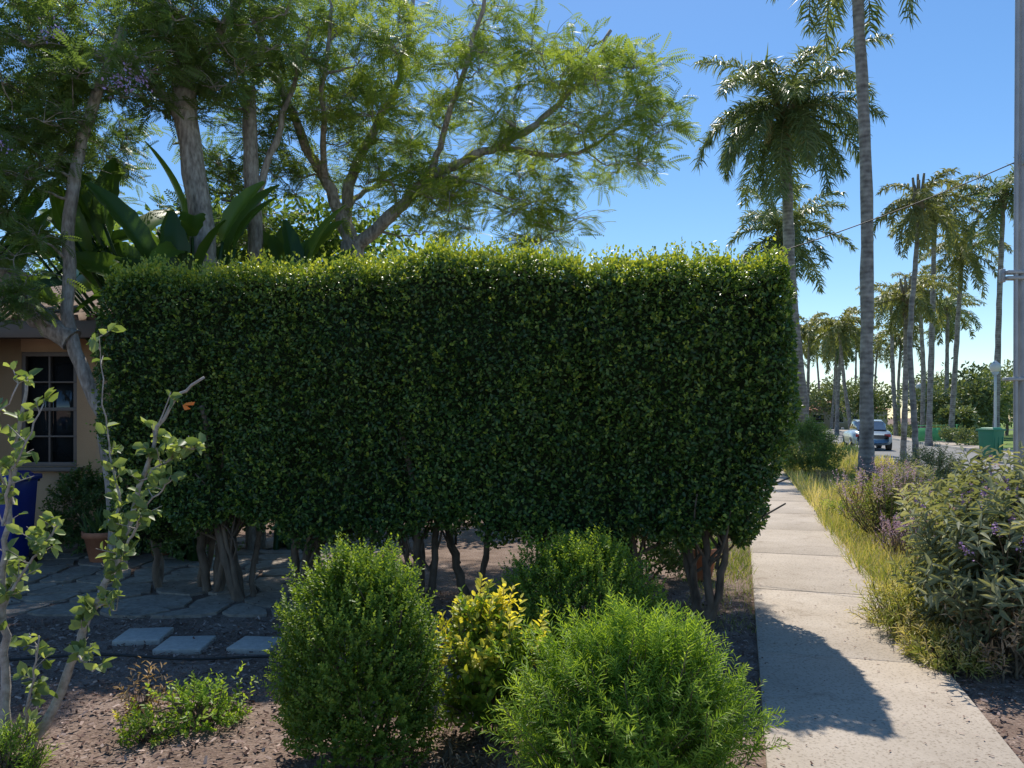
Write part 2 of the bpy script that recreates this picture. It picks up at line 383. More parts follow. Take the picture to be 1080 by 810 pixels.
for k in range(5):
    pp=w+nw*(hh*k/4)[:,None]; pp[:,2]+=hh*k/8
    LP.append(pp); LD.append(nw*.6+rdir(ns)*.8+np.array((0,0,.4))); LU.append(rdir(ns)); LV.append(R.uniform(.40,.95,ns)); LS.append(R.uniform(.022,.040,ns))
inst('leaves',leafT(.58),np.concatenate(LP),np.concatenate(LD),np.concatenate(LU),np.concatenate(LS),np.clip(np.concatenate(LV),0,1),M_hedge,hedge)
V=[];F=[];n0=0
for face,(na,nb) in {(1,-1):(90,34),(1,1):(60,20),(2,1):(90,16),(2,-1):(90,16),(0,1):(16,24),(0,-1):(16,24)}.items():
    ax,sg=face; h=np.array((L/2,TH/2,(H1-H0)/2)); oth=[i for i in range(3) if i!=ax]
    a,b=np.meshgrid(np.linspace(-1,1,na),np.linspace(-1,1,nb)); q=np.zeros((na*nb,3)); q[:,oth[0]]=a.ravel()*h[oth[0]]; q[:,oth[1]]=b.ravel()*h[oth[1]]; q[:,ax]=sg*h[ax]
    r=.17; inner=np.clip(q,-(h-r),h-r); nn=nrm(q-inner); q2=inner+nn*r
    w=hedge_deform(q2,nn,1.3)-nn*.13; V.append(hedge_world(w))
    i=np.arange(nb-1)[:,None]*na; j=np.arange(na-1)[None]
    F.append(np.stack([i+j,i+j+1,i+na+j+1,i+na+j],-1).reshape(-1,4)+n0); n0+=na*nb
mesh_np('light_block_core',np.concatenate(V),np.concatenate(F),None,M_core,hedge,True)  # dark shell added inside the leaves so light does not leak through
tb=Tubes()
for s in (-2.7,-2.35,-2.1,-1.65,-1.2,-.6,-.1,.3,1.0,1.45,1.8,2.25):
    c=(A+B)/2+uy*TH*R.uniform(.3,.65)+ux*s
    for k in range(R.integers(2,5)):
        a=R.uniform(0,6.28); sp=R.uniform(.08,.28)
        b0=(c[0]+math.cos(a)*.05,c[1]+math.sin(a)*.05,-.03); b1=(c[0]+math.cos(a)*(.05+sp*.5)+R.normal()*.03,c[1]+math.sin(a)*(.05+sp*.5),.4)
        b2=(c[0]+math.cos(a)*(.05+sp),c[1]+math.sin(a)*sp,.9); b3=(b2[0]+R.normal()*.1,b2[1]+R.normal()*.1,1.7)
        rr=R.uniform(.026,.05)
        tb.add([b0,b1,b2,b3],rr,rr*.5,8,5,.009)
        for kk in range(3):
            z0=R.uniform(.3,.7); f=z0/.9
            pb=np.array(b0)*(1-f)+np.array(b2)*f; tb.add([pb,pb+np.array((R.normal()*.12,R.normal()*.12,.25)),pb+np.array((R.normal()*.22,R.normal()*.2,.55))],.014,.006,6,3,.006)
tb.build('stems',M_barkd,hedge)

# ------------------------------------------------------------ bushes
def bush(name,c,rad,nsprig,per,T,size,mat,up=.5,sl=(.08,.2),vtop=.3,vbase=.2,spread=.8,stems=9,shell=.35,lumps=.12,stemmat=None,boxy=.6,leader=.22):
    c=np.array(c,float); rad=np.array(rad,float)
    e=empty(name,(c[0],c[1],0))
    d=rdir(nsprig); d[:,2]=np.where(d[:,2]<-.8,-d[:,2],d[:,2])
    hor=np.linalg.norm(d[:,:2],axis=1,keepdims=True)
    dm=d.copy(); dm[:,:2]*=np.where(d[:,2:3]<.1,(1/np.maximum(hor,.2))**boxy,1)
    lump=1+lumps*nz(d*3,1.4,c[0])+lumps*.8*nz(d*3,3.3,c[1])+lumps*.5*nz(d*3,7.1,c[1]*2)+R.normal(size=nsprig)*.05
    lump+=R.random(nsprig)**6*leader*np.clip(d[:,2]+.3,0,1)
    rr=(1-shell*R.random(nsprig)**1.6)*lump
    base=c+dm*rad*rr[:,None]
    base[:,2]=np.maximum(base[:,2],.03)
    dirs=nrm(d*spread+np.array((0,0,up))+R.normal(size=(nsprig,3))*.25)
    ln=R.uniform(*sl,nsprig)
    base=base-dirs*ln[:,None]*.6
    base[:,2]=np.maximum(base[:,2],.01)
    P=[];DD=[];U=[];Vv=[];S=[]
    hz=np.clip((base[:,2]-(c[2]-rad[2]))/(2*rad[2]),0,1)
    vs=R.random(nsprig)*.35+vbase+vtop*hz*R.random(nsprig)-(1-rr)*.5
    for k in range(per):
        f=(k+.5)/per
        P.append(base+dirs*(ln*f)[:,None]+R.normal(size=(nsprig,3))*.002)
        a=k*2.4+R.uniform(0,6.28,nsprig)*.3+np.arange(nsprig)
        X,Y,Z=frames(dirs,rdir(nsprig)*.01+np.array((.3,.2,.9)))
        o=X*np.cos(a)[:,None]+Z*np.sin(a)[:,None]
        DD.append(dirs*(.5+.6*f)+o*.9); U.append(dirs+rdir(nsprig)*.4)
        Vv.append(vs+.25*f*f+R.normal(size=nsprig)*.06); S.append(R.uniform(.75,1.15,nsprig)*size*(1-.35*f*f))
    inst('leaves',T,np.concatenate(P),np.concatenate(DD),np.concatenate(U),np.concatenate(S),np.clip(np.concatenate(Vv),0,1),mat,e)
    tb=Tubes()
    for k in range(stems):
        i=R.integers(nsprig); q=base[i]; b=np.array((c[0]+R.normal()*rad[0]*.12,c[1]+R.normal()*rad[1]*.12,-.02))
        m=(b+q)/2+np.array((0,0,.05))
        tb.add([b,m,q],.010,.004,6,4,.003)
    for i in R.integers(0,nsprig,min(nsprig,220)):
        tb.add([base[i]-dirs[i]*.1,base[i]+dirs[i]*ln[i]],.0025,.0015,4,0,cap=False)
    tb.build('stems',stemmat or M_twig,e)
    return e
Tb=leafT(.55,.15,.05); Tn=leafT(.17,.1,.12,.3); Tv=leafT(.5,.15,.12); Tl=leafT(.24,.15,.25,.3)
bush('boxwood_bush',(-.70,3.5,.46),(.35,.33,.49),3900,12,Tb,.023,M_box,up=.9,sl=(.06,.14),vtop=.5,vbase=.06,stems=12,lumps=.15,leader=.22)
bush('boxwood_bush',(.42,4.65,.42),(.49,.42,.43),3600,11,Tb,.024,M_box,up=.9,sl=(.06,.14),vtop=.45,vbase=.2,stems=12,lumps=.14,leader=.22)
bush('variegated_euonymus',(-.13,3.75,.34),(.22,.22,.33),330,11,Tv,.054,M_vari,up=.7,sl=(.08,.18),vtop=.75,vbase=.02,stems=14,lumps=.35,leader=.5)
e=bush('diosma_bush',(.54,3.25,.33),(.47,.40,.41),1350,26,Tn,.046,M_fine,up=.7,sl=(.12,.22),vtop=.4,vbase=.12,stems=14,lumps=.28,leader=.28)
e2=bush('low_growth',(.40,3.14,.28),(.38,.34,.34),420,26,Tn,.046,M_fine,up=.6,sl=(.13,.24),vtop=.4,vbase=.25,stems=4,lumps=.3,leader=.4)
e2.parent=e; e2.location=e2.location-e.location
bush('weed_plant',(-1.62,3.95,.08),(.22,.2,.13),120,9,Tv,.034,M_fine,up=.5,sl=(.05,.14),vtop=.3,vbase=.3,lumps=.4,leader=.8)
bush('weed_plant',(-1.8,3.75,.06),(.14,.12,.10),60,9,Tv,.028,M_vari,up=.5,sl=(.05,.12),vtop=.3,vbase=.1,lumps=.4)
bush('weed_plant',(-2.25,3.35,.08),(.16,.14,.14),140,10,Tn,.04,M_fine,up=1,sl=(.06,.14),vtop=.3,vbase=.3,lumps=.3)
bush('dry_weed',(-1.98,4.1,.1),(.12,.12,.12),26,7,Tl,.05,M_dry,up=1,sl=(.08,.2))
bush('dry_weed',(-.3,3.5,.03),(.35,.2,.04),40,6,Tl,.03,M_dry,up=.3,sl=(.05,.12))
bush('garden_shrub',(1.25,7.4,.35),(.5,.5,.35),500,9,Tv,.05,M_jacd,up=.6)
bush('garden_shrub',(-3.6,8.6,.4),(.5,.4,.4),600,9,Tv,.06,M_jacd,up=.6)
bush('garden_shrub',(-5.0,8.9,.45),(.45,.3,.5),450,9,Tv,.06,M_jacd,up=.6,vbase=0)

# ------------------------------------------------------------ foreground fruit tree
ft=empty('fruit_tree',(-2.3,3.6,0)); tb=Tubes()
limbs=[([(-2.3,3.6,-.02),(-2.09,3.6,.43),(-1.98,3.58,.7),(-1.845,3.6,.99),(-1.755,3.62,1.33),(-1.63,3.6,1.645),(-1.46,3.6,1.79)],.024,.006),
 ([(-2.37,3.55,-.02),(-2.37,3.55,.5),(-2.35,3.5,.9),(-2.30,3.5,1.33),(-2.24,3.5,1.80)],.026,.006),
 ([(-1.86,3.6,.96),(-1.87,3.6,1.24),(-1.945,3.62,1.6),(-1.96,3.6,1.98)],.007,.002),
 ([(-1.9,3.6,.86),(-1.78,3.55,1.05),(-1.68,3.5,1.2),(-1.55,3.5,1.33)],.008,.003),
 ([(-2.09,3.6,.45),(-2.0,3.5,.50),(-1.88,3.4,.46)],.009,.003),
 ([(-2.35,3.5,.75),(-2.20,3.5,.95),(-2.08,3.5,1.12)],.009,.003),
 ([(-2.35,3.5,1.1),(-2.22,3.4,1.4),(-2.10,3.4,1.66)],.008,.003),
 ([(-2.37,3.5,.55),(-2.3,3.3,.8),(-2.18,3.2,.9)],.009,.003),
 ([(-2.3,3.5,1.2),(-2.35,3.4,1.5),(-2.18,3.35,1.75)],.007,.003),
 ([(-2.3,3.6,.05),(-2.2,3.45,.3),(-2.12,3.4,.62)],.01,.003),
 ([(-2.0,3.58,.65),(-1.88,3.5,.75),(-1.8,3.45,.72)],.006,.002),
 ([(-1.7,3.6,1.5),(-1.62,3.6,1.72)],.005,.002),([(-1.77,3.6,1.3),(-1.6,3.62,1.42),(-1.5,3.6,1.45)],.005,.002)]
SP=[]
for pts,r0,r1 in limbs:
    P,rr=tb.add(pts,r0,r1,8,6,.006)
    SP+= [p for p,r in zip(P,rr) if r<.019]
SP=np.array(SP)
lp=[];ld=[]
wgt=np.where((SP[:,0]>-1.75)&(SP[:,2]>1.5),.10,1.0); wgt/=wgt.sum()
for k in range(200):
    p=SP[R.choice(len(SP),p=wgt)]; d=rdir(1)[0]; d[2]=abs(d[2])*.8+.3; ln=R.uniform(.02,.11)
    tb.add([p,p+d*ln],.003,.0015,5,0)
    for j in range(R.integers(2,7)):
        lp.append(p+d*ln*R.uniform(.4,1)); ld.append(d*.4+rdir(1)[0])
tb.build('branches',M_barkl,ft)
n=len(lp); inst('leaves',leafT(.62,.2,.2,.42),np.array(lp),np.array(ld),rdir(n)+np.array((0,-.3,.6)),R.uniform(.035,.075,n),R.random(n),M_apple,ft)
M_or=plain('orange_wing',(.80,.25,.04),.6)
bf=empty('butterfly',(-1.555,3.58,1.655)); c=np.array(bf.location)
V=[];F=[]
for s in (-1,1):
    n=len(V); o=c+np.array((0,s*.001,0))
    V+=[o,o+np.array((.018,s*.004,.012)),o+np.array((.052,s*.016,.018)),o+np.array((.046,s*.012,.002)),o+np.array((.02,s*.004,-.002)),
        o+np.array((.034,s*.010,-.016)),o+np.array((.012,s*.004,-.022)),o+np.array((-.002,s*.002,-.01))]
    F+=[(n,n+1,n+2,n+3),(n,n+4,n+5,n+6)]
mesh_np('wings',V,F,None,M_or,bf)
t=Tubes(); t.add([c+np.array((-.008,0,.014)),c,c+np.array((.006,0,-.02))],.002,.0015,6,3); t.add([c+np.array((-.008,0,.014)),c+np.array((-.018,0,.024))],.0004,.0004,4,0); t.build('body',M_black,bf)

# ------------------------------------------------------------ trees
def ell(c,r,n):
    d=rdir(n)*(R.random(n)**(1/2.2))[:,None]; return np.array(c)+d*np.array(r)
def tree(name,base,limbs,clumps,cr,fpc,T,size,leafmat,barkmat,flat=.5,hang=0.0,br=.018,vb=.1,blooms=()):
    e=empty(name,base); tb=Tubes(); S=[]
    for pts,r0,r1 in limbs:
        P,rr=tb.add(pts,r0,r1,10,6,.012)
        S+= [(*p,r) for p,r in zip(P,rr) if p[2]>2.3]
    S=np.array(S); LPp=[];LDd=[];Vv=[]
    order=np.argsort([np.min(np.linalg.norm(S[:,:3]-c,axis=1)) for c in clumps])
    for ci in order:
        c=clumps[ci]; dist=np.linalg.norm(S[:,:3]-c,axis=1)+.9*np.clip(S[:,2]-c[2],0,9)
        i=np.argmin(dist); s=S[i,:3]; r=min(S[i,3]*.75,br*(1+.5*dist[i]))
        mid=(s+c)/2+R.normal(size=3)*.10*dist[i]+np.array((0,0,.08*dist[i]))
        P,rr=tb.add([s,mid,c],r,.006,6,4,.01,cap=False)
        S=np.vstack([S]+[np.array([[*p,q]]) for p,q in zip(P[1:],rr[1:])])
        vb_=R.random()*.35+vb
        for k in range(6):
            d=rdir(1)[0]; d[2]=abs(d[2])*.7-.15+R.random()*.1; q=c+d*cr*R.uniform(.5,1.1)
            tb.add([c,(c+q)/2+np.array((0,0,.04)),q],.005,.0025,4,2,cap=False)
            m=max(1,fpc//6)
            tt=R.uniform(.2,1.1,m)[:,None]
            LPp.append(c+(q-c)*tt+R.normal(size=(m,3))*.04); dd=rdir(m)*.8+d*.8; dd[:,2]=dd[:,2]*flat-hang
            LDd.append(dd); Vv.append(np.full(m,vb_)+R.random(m)*.4)
    P=np.concatenate(LPp); n=len(P)
    up=np.array((0,0,1.))+R.normal(size=(n,3))*.5
    inst('foliage',T,P,np.concatenate(LDd),up,R.uniform(.7,1.2,n)*size,np.clip(np.concatenate(Vv),0,1),leafmat,e)
    if len(blooms):
        B_=np.array(blooms,float); k=60; m=len(B_)*k
        P=np.repeat(B_,k,axis=0)+R.normal(size=(m,3))*np.array((.07,.07,.05))
        inst('blossoms',leafT(.6),P,rdir(m),rdir(m),R.uniform(.02,.04,m),R.random(m),M_lav,e)
        for b_ in B_:
            i=np.argmin(np.linalg.norm(S[:,:3]-b_,axis=1)); tb.add([S[i,:3],b_],.006,.003,4,3)
    tb.build('trunk_and_limbs',barkmat,e)
    return e
FT=frondT(10,.26,.033,.22)
Y0=10.3
def q(x,z,y=Y0): return (x*Y0/10,y,1.6+(z-1.6)*Y0/10)
jl=[([(-2.2,Y0+.2,-.05),(-2.25,Y0+.1,2),q(-2.1,3.9)],.20,.15),
 ([q(-2.1,3.8),q(-2.45,4.7),q(-2.7,5.2,Y0-.3),q(-3.1,6.3,Y0-.6),q(-3.4,7.3,Y0-.7)],.10,.03),
 ([q(-2.1,3.8),q(-2.25,4.6,Y0+.3),q(-1.95,5.5,Y0+.5),q(-1.6,6.35,Y0+.7),q(-1.4,7.6,Y0+.8)],.10,.03),
 ([q(-2.1,3.8),q(-1.5,4.3,Y0-.1),q(-1.05,4.7,Y0-.2),q(-.25,5.05,Y0-.3),q(.3,5.35,Y0-.3),q(.9,6,Y0-.1),q(1.3,6.7)],.10,.025),
 ([q(-1.05,4.7,Y0-.2),q(-.85,5.2,Y0-.5),q(-.5,6,Y0-.9),q(-.25,6.9,Y0-1.1)],.05,.02),
 ([q(-.25,5.05,Y0-.3),q(.75,5.1,Y0+.1),q(1.4,5.5,Y0+.3),q(1.85,5.8,Y0+.4)],.04,.012),
 ([q(-1.0,4.72,Y0-.2),q(-.6,4.6,Y0-.4),q(0,4.3,Y0-.6)],.03,.01),
 ([q(-2.45,4.7),q(-2.3,5.4,Y0-.8),q(-2.1,6.4,Y0-1.2)],.05,.02),
 ([q(-2.3,4.3),q(-2.0,4.9,Y0+.9),q(-1.2,5.4,Y0+1.3)],.05,.02)]
cl=np.concatenate([ell(q(-2.3,5.7),(1.3,1.6,1.6),52),ell(q(-.8,5.7),(1.3,1.5,1.5),50),ell(q(.95,5.5),(1.2,1.1,1.3),38),
  ell(q(-.9,4.5),(1.3,.9,.6),22),ell(q(.45,4.35),(.7,.6,.6),13),ell(q(-1.3,7.0),(2.4,1.5,.6),14),ell(q(1.7,5.8),(.55,.6,.8),9)])
tree('jacaranda_tree',(-2.2,Y0+.2,0),jl,cl,.50,34,FT,.27,M_jac,M_bark,flat=.7,hang=.1,vb=.12)
Tc=frondT(9,.27,.045,.2)
tree('shade_tree',(-3.4,8.5,0),[([(-3.3,8.5,-.05),(-3.4,8.5,2.2),(-3.45,8.5,3.4),(-3.67,8.5,5.2),(-3.6,8.5,6.0)],.17,.11),
  ([(-3.62,8.5,4.9),(-4.2,8.2,5.4),(-5.2,8.0,5.55),(-6.3,7.8,5.4)],.07,.03),([(-3.65,8.5,5.3),(-3.1,8.3,6.0),(-2.6,8.2,6.8)],.06,.03),([(-3.6,8.5,5.9),(-4.2,8.8,6.7),(-4.8,8.8,7.4)],.07,.03)],
  np.concatenate([ell((-4.5,8.1,5.55),(1.6,1.3,.9),78),ell((-3.2,8.5,5.8),(1.0,1.2,.8),36),ell((-5.1,7.9,4.8),(1.0,.9,.7),32),ell((-5.6,9.2,5.0),(1.2,.9,1.1),32)]),.42,34,Tc,.21,M_jacd,M_bark,flat=.65,hang=.1,blooms=((-3.75,7.2,4.78),(-3.6,7.3,4.86),(-4.4,7.3,5.3)))
tree('shade_tree',(-3.1,9.2,0),[([(-3.1,9.2,-.05),(-3.1,9.2,2.5),(-3.12,9.2,4.0),(-3.2,9.2,5.6)],.12,.08),([(-3.1,9.2,4.3),(-2.8,9.3,5.3),(-2.5,9.4,6.4)],.05,.02)],
  np.concatenate([ell((-3.0,9.3,6.0),(1.1,1,1.0),28),ell((-3.6,10,4.7),(1.0,.6,.9),26)]),.40,32,Tc,.21,M_jacd,M_bark,flat=.65)
tree('garden_tree',(-4.12,7.9,0),[([(-4.08,7.9,-.05),(-4.22,7.9,1.4),(-4.60,7.9,2.5),(-4.62,7.95,3.9),(-4.45,8,4.8),(-4.1,8,5.7)],.085,.05),
  ([(-4.58,7.9,2.4),(-5.0,7.9,2.7),(-5.4,7.9,3.15),(-6.2,7.8,3.4)],.12,.11)],
  np.concatenate([ell((-5.2,7.5,3.7),(.7,.5,.6),18),ell((-5.0,7.4,2.75),(.35,.3,.4),8),ell((-5.2,7.8,4.5),(.9,.6,.5),18)]),.34,32,Tc,.18,M_jacd,M_bark,flat=.8,hang=.3,blooms=((-4.9,7.2,4.2),))

def paddle(nl=10,nw=3):
    tv=[];tf=[]
    for i in range(nl+1):
        y=i/nl; w=.17*math.sin(math.pi*min(1,(y*.93+.05)))**.55
        for j in range(-nw,nw+1):
            f=j/nw; jag=(.86 if (i%2 and abs(j)==nw) else 1)
            tv.append((f*w*jag,y,abs(f)*w*.45-.36*y*y))
    m=2*nw+1
    for i in range(nl):
        for j in range(m-1):
            tf.append((i*m+j,i*m+j+1,(i+1)*m+j+1,(i+1)*m+j))
    return np.array(tv,float),np.array(tf)
PT=paddle()
def strelitzia(c,n,zt,spread,size,lean=(0,0)):
    e=empty('giant_bird_of_paradise',(c[0],c[1],0)); tb=Tubes(); P=[];Dd=[]
    for k in range(n):
        a=R.uniform(0,6.28); s=R.uniform(.2,1)*spread; z=zt*R.uniform(.72,1.08)
        b=np.array((c[0]+R.normal()*.12,c[1]+R.normal()*.12,0)); q2=np.array((c[0]+math.cos(a)*s+lean[0],c[1]+math.sin(a)*s*.7+lean[1],z))
        mid=np.array((c[0]+math.cos(a)*s*.35,c[1]+math.sin(a)*s*.3,z*.6))
        tb.add([b,mid,q2],.04,.018,6,5)
        P.append(q2); Dd.append(np.array((math.cos(a)*s*.8,math.sin(a)*s*.5,R.uniform(-.1,1.1))))
    P=np.array(P);Dd=np.array(Dd)
    up=np.stack([-Dd[:,0]*.5,-Dd[:,1]*.5-.6,np.ones(n)*.7],1)+R.normal(size=(n,3))*.35
    inst('leaves',PT,P,Dd,up,R.uniform(.7,1.15,n)*size,R.random(n),M_big,e); tb.build('stalks',M_big,e)
strelitzia((-3.6,8.6),34,3.40,.80,.92)
strelitzia((-4.3,9.1),30,3.8,.9,.92,(-.5,0))
strelitzia((-6.9,8.8),22,3.9,.9,.95,(.9,0))
strelitzia((-2.7,9.2),18,3.35,.6,.85)

def mass(name,ells,leaf,mat,T,trunks=True,vb=.1):
    e=empty(name,(ells[0][0][0],ells[0][0][1],0)); P=[];Dd=[];Vv=[];tb=Tubes()
    for c,r,n in ells:
        c=np.array(c,float); r=np.array(r,float)
        m=max(6,int(n/60)); sub=ell(c,r*.75,m); sr=R.uniform(.25,.45,m)*min(r[0],r[2])*1.1
        k=R.integers(0,m,n); d=rdir(n); rad=(1-.5*R.random(n)**2)
        p=sub[k]+d*(sr[k]*rad)[:,None]; P.append(p); Dd.append(d+rdir(n)*.8); Vv.append(R.random(n)*.45+R.random(m)[k]*.35+vb+d[:,2]*.1)
        if trunks: tb.add([(c[0],c[1],-.05),(c[0]+R.normal()*.1,c[1],c[2]*.5),(c[0],c[1],c[2])],.05+.035*r[2],.04,8,4,.02)
    P=np.concatenate(P); n=len(P); P[:,2]=np.maximum(P[:,2],.05)
    inst('foliage',T,P,np.concatenate(Dd),rdir(n)+np.array((0,0,.6)),R.uniform(.6,1.2,n)*leaf,np.clip(np.concatenate(Vv),0,1),mat,e)
    tb.build('trunks',M_barkd,e)
Tm=leafT(.55,.15,.15)
mass('backyard_shrubs',[((-2.7,11.8,3.6),(1.1,.8,1.7),5000),((-1.5,12,3.1),(1.0,.8,1.5),4500),((-4.0,11.5,3.6),(1.1,.9,1.8),5000),((-.3,12,2.4),(1,.8,1.2),2500),((1.2,12.4,2.2),(1,.8,1.1),2500)],.12,M_jacd,Tm)
mass('backyard_shrubs',[((-7.5,19,4.6),(2.0,1,3.0),5000),((-10.5,19.5,4.6),(2.0,1,3.0),4500)],.20,M_jacd,Tm)

# ------------------------------------------------------------ palms
def palm(name,base,top,Rc,nf,tr,leafmat,M=34,lw=.035,e_lo=-45,full=True):
    base=np.array(base,float); top=np.array(top,float); e=empty(name,tuple(base))
    tb=Tubes(); mid=(base+top)/2+np.array((R.normal()*.12,0,0))
    tb.add([base-np.array((0,0,.1)),base+(mid-base)*.12,base+(mid-base)*.4,mid,mid+(top-mid)*.55,top],[tr*1.6,tr*1.2,tr*1.02,tr,tr*.92,tr*.85,tr*.7],0,14,7,.006)
    tb.build('trunk',M_pbark,e)
    V=[];F=[];Vv=[];n0=0; rb=Tubes()
    for k in range(nf):
        f=(k+.5)/nf; az=k*2.39996+R.normal()*.15
        e0=math.radians(80-(80-e_lo)*f**.95+R.normal()*9); droop=math.radians(R.uniform(70,120))*(1-.35*f); Lf=Rc*1.25*R.uniform(.78,1.12)
        n=M; s=np.linspace(0,1,n); el=e0-droop*s**1.2; el=np.maximum(el,-math.pi/2)
        h=np.array((math.cos(az),math.sin(az),0.))
        T=np.cos(el)[:,None]*h+np.sin(el)[:,None]*np.array((0,0,1.))
        P=top+np.array((0,0,.15))+np.cumsum(T*Lf/n,axis=0)
        side=np.cross(h,(0,0,1.)); Nn=np.cross(side,T)
        rb.add(list(P[::4])+[P[-1]],.035,.008,4,0,cap=False)
        i0=int(n*.12); m=n-i0; t0=s[i0:]
        for sg in (-1,1):
            for lay in (0,1):
                ll=Rc*.23*np.sin(np.pi*(.18+.74*(t0-t0[0])/(1-t0[0])))**.5*R.uniform(.8,1.15,m)
                d1=nrm(side*sg*.8+T[i0:]*.6+Nn[i0:]*(.45 if lay else -.15)+R.normal(size=(m,3))*.28)
                d2=nrm(d1*.9+np.array((0,0,-1.))*R.uniform(.4,1.2,m)[:,None])
                a=P[i0:]; b=a+d1*(ll*.5)[:,None]; c2=b+d2*(ll*.6)[:,None]
                wv=nrm(np.cross(d1,R.normal(size=(m,3))+Nn[i0:]*1.5))*lw*.5
                q4=np.stack([a-wv*.6,a+wv*.6,b+wv,b-wv,c2+wv*.15,c2-wv*.15],1)
                V.append(q4.reshape(-1,3)); idx=n0+np.arange(m)[:,None]*6
                F.append((idx+np.array((0,1,2,3)))); F.append((idx+np.array((3,2,4,5)))); n0+=m*6
                Vv.append(np.repeat(np.clip(R.random(m)*.45+.35*(1-f)+R.random()*.25+(0.3 if f>.93 else 0),0,1),6))
    mesh_np('fronds',np.concatenate(V),np.concatenate(F),np.concatenate(Vv),leafmat,e)
    rb.build('frond_stems',M_palmstem,e)
    bt=Tubes()
    for k in range(12):
        az=k*2.4; h=np.array((math.cos(az),math.sin(az),0.)); z=-.5+.06*k
        bt.add([top+h*tr*.5+np.array((0,0,z)),top+h*tr*1.4+np.array((0,0,z+.45)),top+h*tr*2.0+np.array((0,0,z+.85))],.06,.03,6,3)
    bt.build('leaf_bases',M_boot,e)
    if not full: return
    ft2=Tubes()
    for k in range(3):
        az=(3.6,4.6,5.6)[k]; h=np.array((math.cos(az),math.sin(az)*.6,0.)); o=top+np.array((0,0,-.1))
        p1=o+h*.55+np.array((0,0,.0)); ft2.add([o,p1,p1+h*.2+np.array((0,0,-.3))],.025,.015,5,3)
        for j in range(26):
            g=p1+h*.2*R.random()+np.array((0,0,-.3*R.random())); ft2.add([g,g+np.array((R.normal()*.08,R.normal()*.08,-.3)),g+np.array((R.normal()*.1,R.normal()*.1,-R.uniform(.5,.8)))],.012,.008,4,2,cap=False)
    ft2.build('flower_stalks',M_stalk,e)
M_palmstem=solid('palm_stem',[(.3,(.16,.19,.08)),(.7,(.32,.34,.16))],scale=5,bump=0)
M_boot=solid('palm_boot',[(.3,(.13,.11,.07)),(.7,(.34,.29,.19))],scale=12,bump=.5)
M_stalk=solid('palm_stalk',[(.3,(.50,.38,.20)),(.7,(.68,.56,.30))],scale=8,bump=0)
palm('queen_palm',(8.55,18.3,0),(8.25,18.3,13.9),2.6,20,.15,M_palm,M=44,lw=.045,full=False)
palm('queen_palm',(9.75,25,0),(9.0,25,11.5),2.75,34,.19,M_palm,M=66,lw=.044)
palm('queen_palm',(14.2,38,0),(13.55,38,10.6),2.8,26,.18,M_palm,M=44,lw=.065,full=False)
for (x,y,z,r,mat) in ((23.4,42,12.6,2.3,M_palm2),(25.9,40,13.0,2.4,M_palm),(26.7,45,11.2,2.3,M_palm2),(30,60,10.6,2.4,M_palm2),(27.9,52,10.2,2.3,M_palm2),(34.5,60,9.9,2.4,M_palm),
   (30.5,70,9.6,2.4,M_palm2),(27.6,64,9.0,2.4,M_palm2),(29.4,75,10.2,2.5,M_palm2),(35,82,10,2.6,M_palm),(31.0,84,9.2,2.5,M_palm2),(40,78,9.5,2.6,M_palm2),(38,105,12,2.8,M_palm2),(44,110,13,2.8,M_palm),(49,108,12,2.8,M_palm2),(54,112,12.5,2.8,M_palm2),(37.8,66,10.5,2.5,M_palm2),(34.2,95,9,2.8,M_palm),(41,96,10,2.8,M_palm)):
    palm('queen_palm',(x+R.normal()*.5,y,0),(x,y,z),r,18 if y>55 else 22,.15,mat,M=22 if y>55 else 30,lw=.07 if y<62 else .12,full=False)
palm('queen_palm',(10.95,20.5,0),(11.0,20.5,7.2),1.25,16,.075,M_palm2,M=30,lw=.04,full=False)
palm('queen_palm',(13.2,25.6,0),(13.3,25.6,5.4),1.3,16,.09,M_palm2,M=30,lw=.045,full=False)

far_e=[]
for k in range(30):
    y=R.uniform(98,150); x=y*R.uniform(.30,.80); h=R.uniform(5,10)
    far_e.append(((x,y,h*.58),(R.uniform(3.5,6),3,h*.45),1300))
mass('distant_trees',far_e,.5,M_far,Tm,vb=.2)
far_e=[]
for (x,y,h,w) in ((37,62,6.0,3.2),(31.5,56,3.8,2.6),(43,66,6.6,3.5),(34,72,5.5,3),(29.5,50,2.2,1.6),(47,70,7.5,4),(36,58,4.2,2.4),(24,90,5,3),(33.5,54,5,2.4)):
    far_e.append(((x,y,h*.55),(w,w*.7,h*.45),2200))
mass('street_trees',far_e,.32,M_far,Tm,vb=.2)
mass('clipped_shrubs',[((24.2+i*1.6,40+i*4.5,.6),(1.2,1,.6),900) for i in range(7)],.14,M_far,Tm,vb=.3,trunks=False)

# ------------------------------------------------------------ verge planting
def blades(name,n,fn,h,mat,vb=0,w=.05,lean=.45):
    p=fn(n); k=len(p); d=np.array((0,0,1.))+R.normal(size=(k,3))*lean; d[:,2]=np.abs(d[:,2])+.2
    s=R.uniform(.35,1.15,k)*h*(1+.8*nz(p,1.7,3)); vv=np.clip(R.random(k)*.7+.40*nz(p,1.3,1)+vb+.15,0,1)
    keep=s>.02
    inst(name,bladeT(w),(p*np.array((1,1,0)))[keep],d[keep],rdir(k)[keep],s[keep],vv[keep],mat)
def vfn(y0,y1,a,b,pw=1.0):
    def g(n):
        y=y0+(y1-y0)*R.random(n)**pw; x=xr(y)+R.uniform(a,b,n)
        return np.stack([x,y,np.zeros(n)],1)
    return g
blades('verge_grass',18000,vfn(5.4,12,.0,2.8),.21,M_grass,.08,w=.045)
blades('verge_grass',13000,vfn(12,24,.05,3.7),.32,M_grass,.16,w=.06)
blades('verge_grass',8000,vfn(24,60,.05,3.7,1.3),.42,M_grass,.18,w=.12)
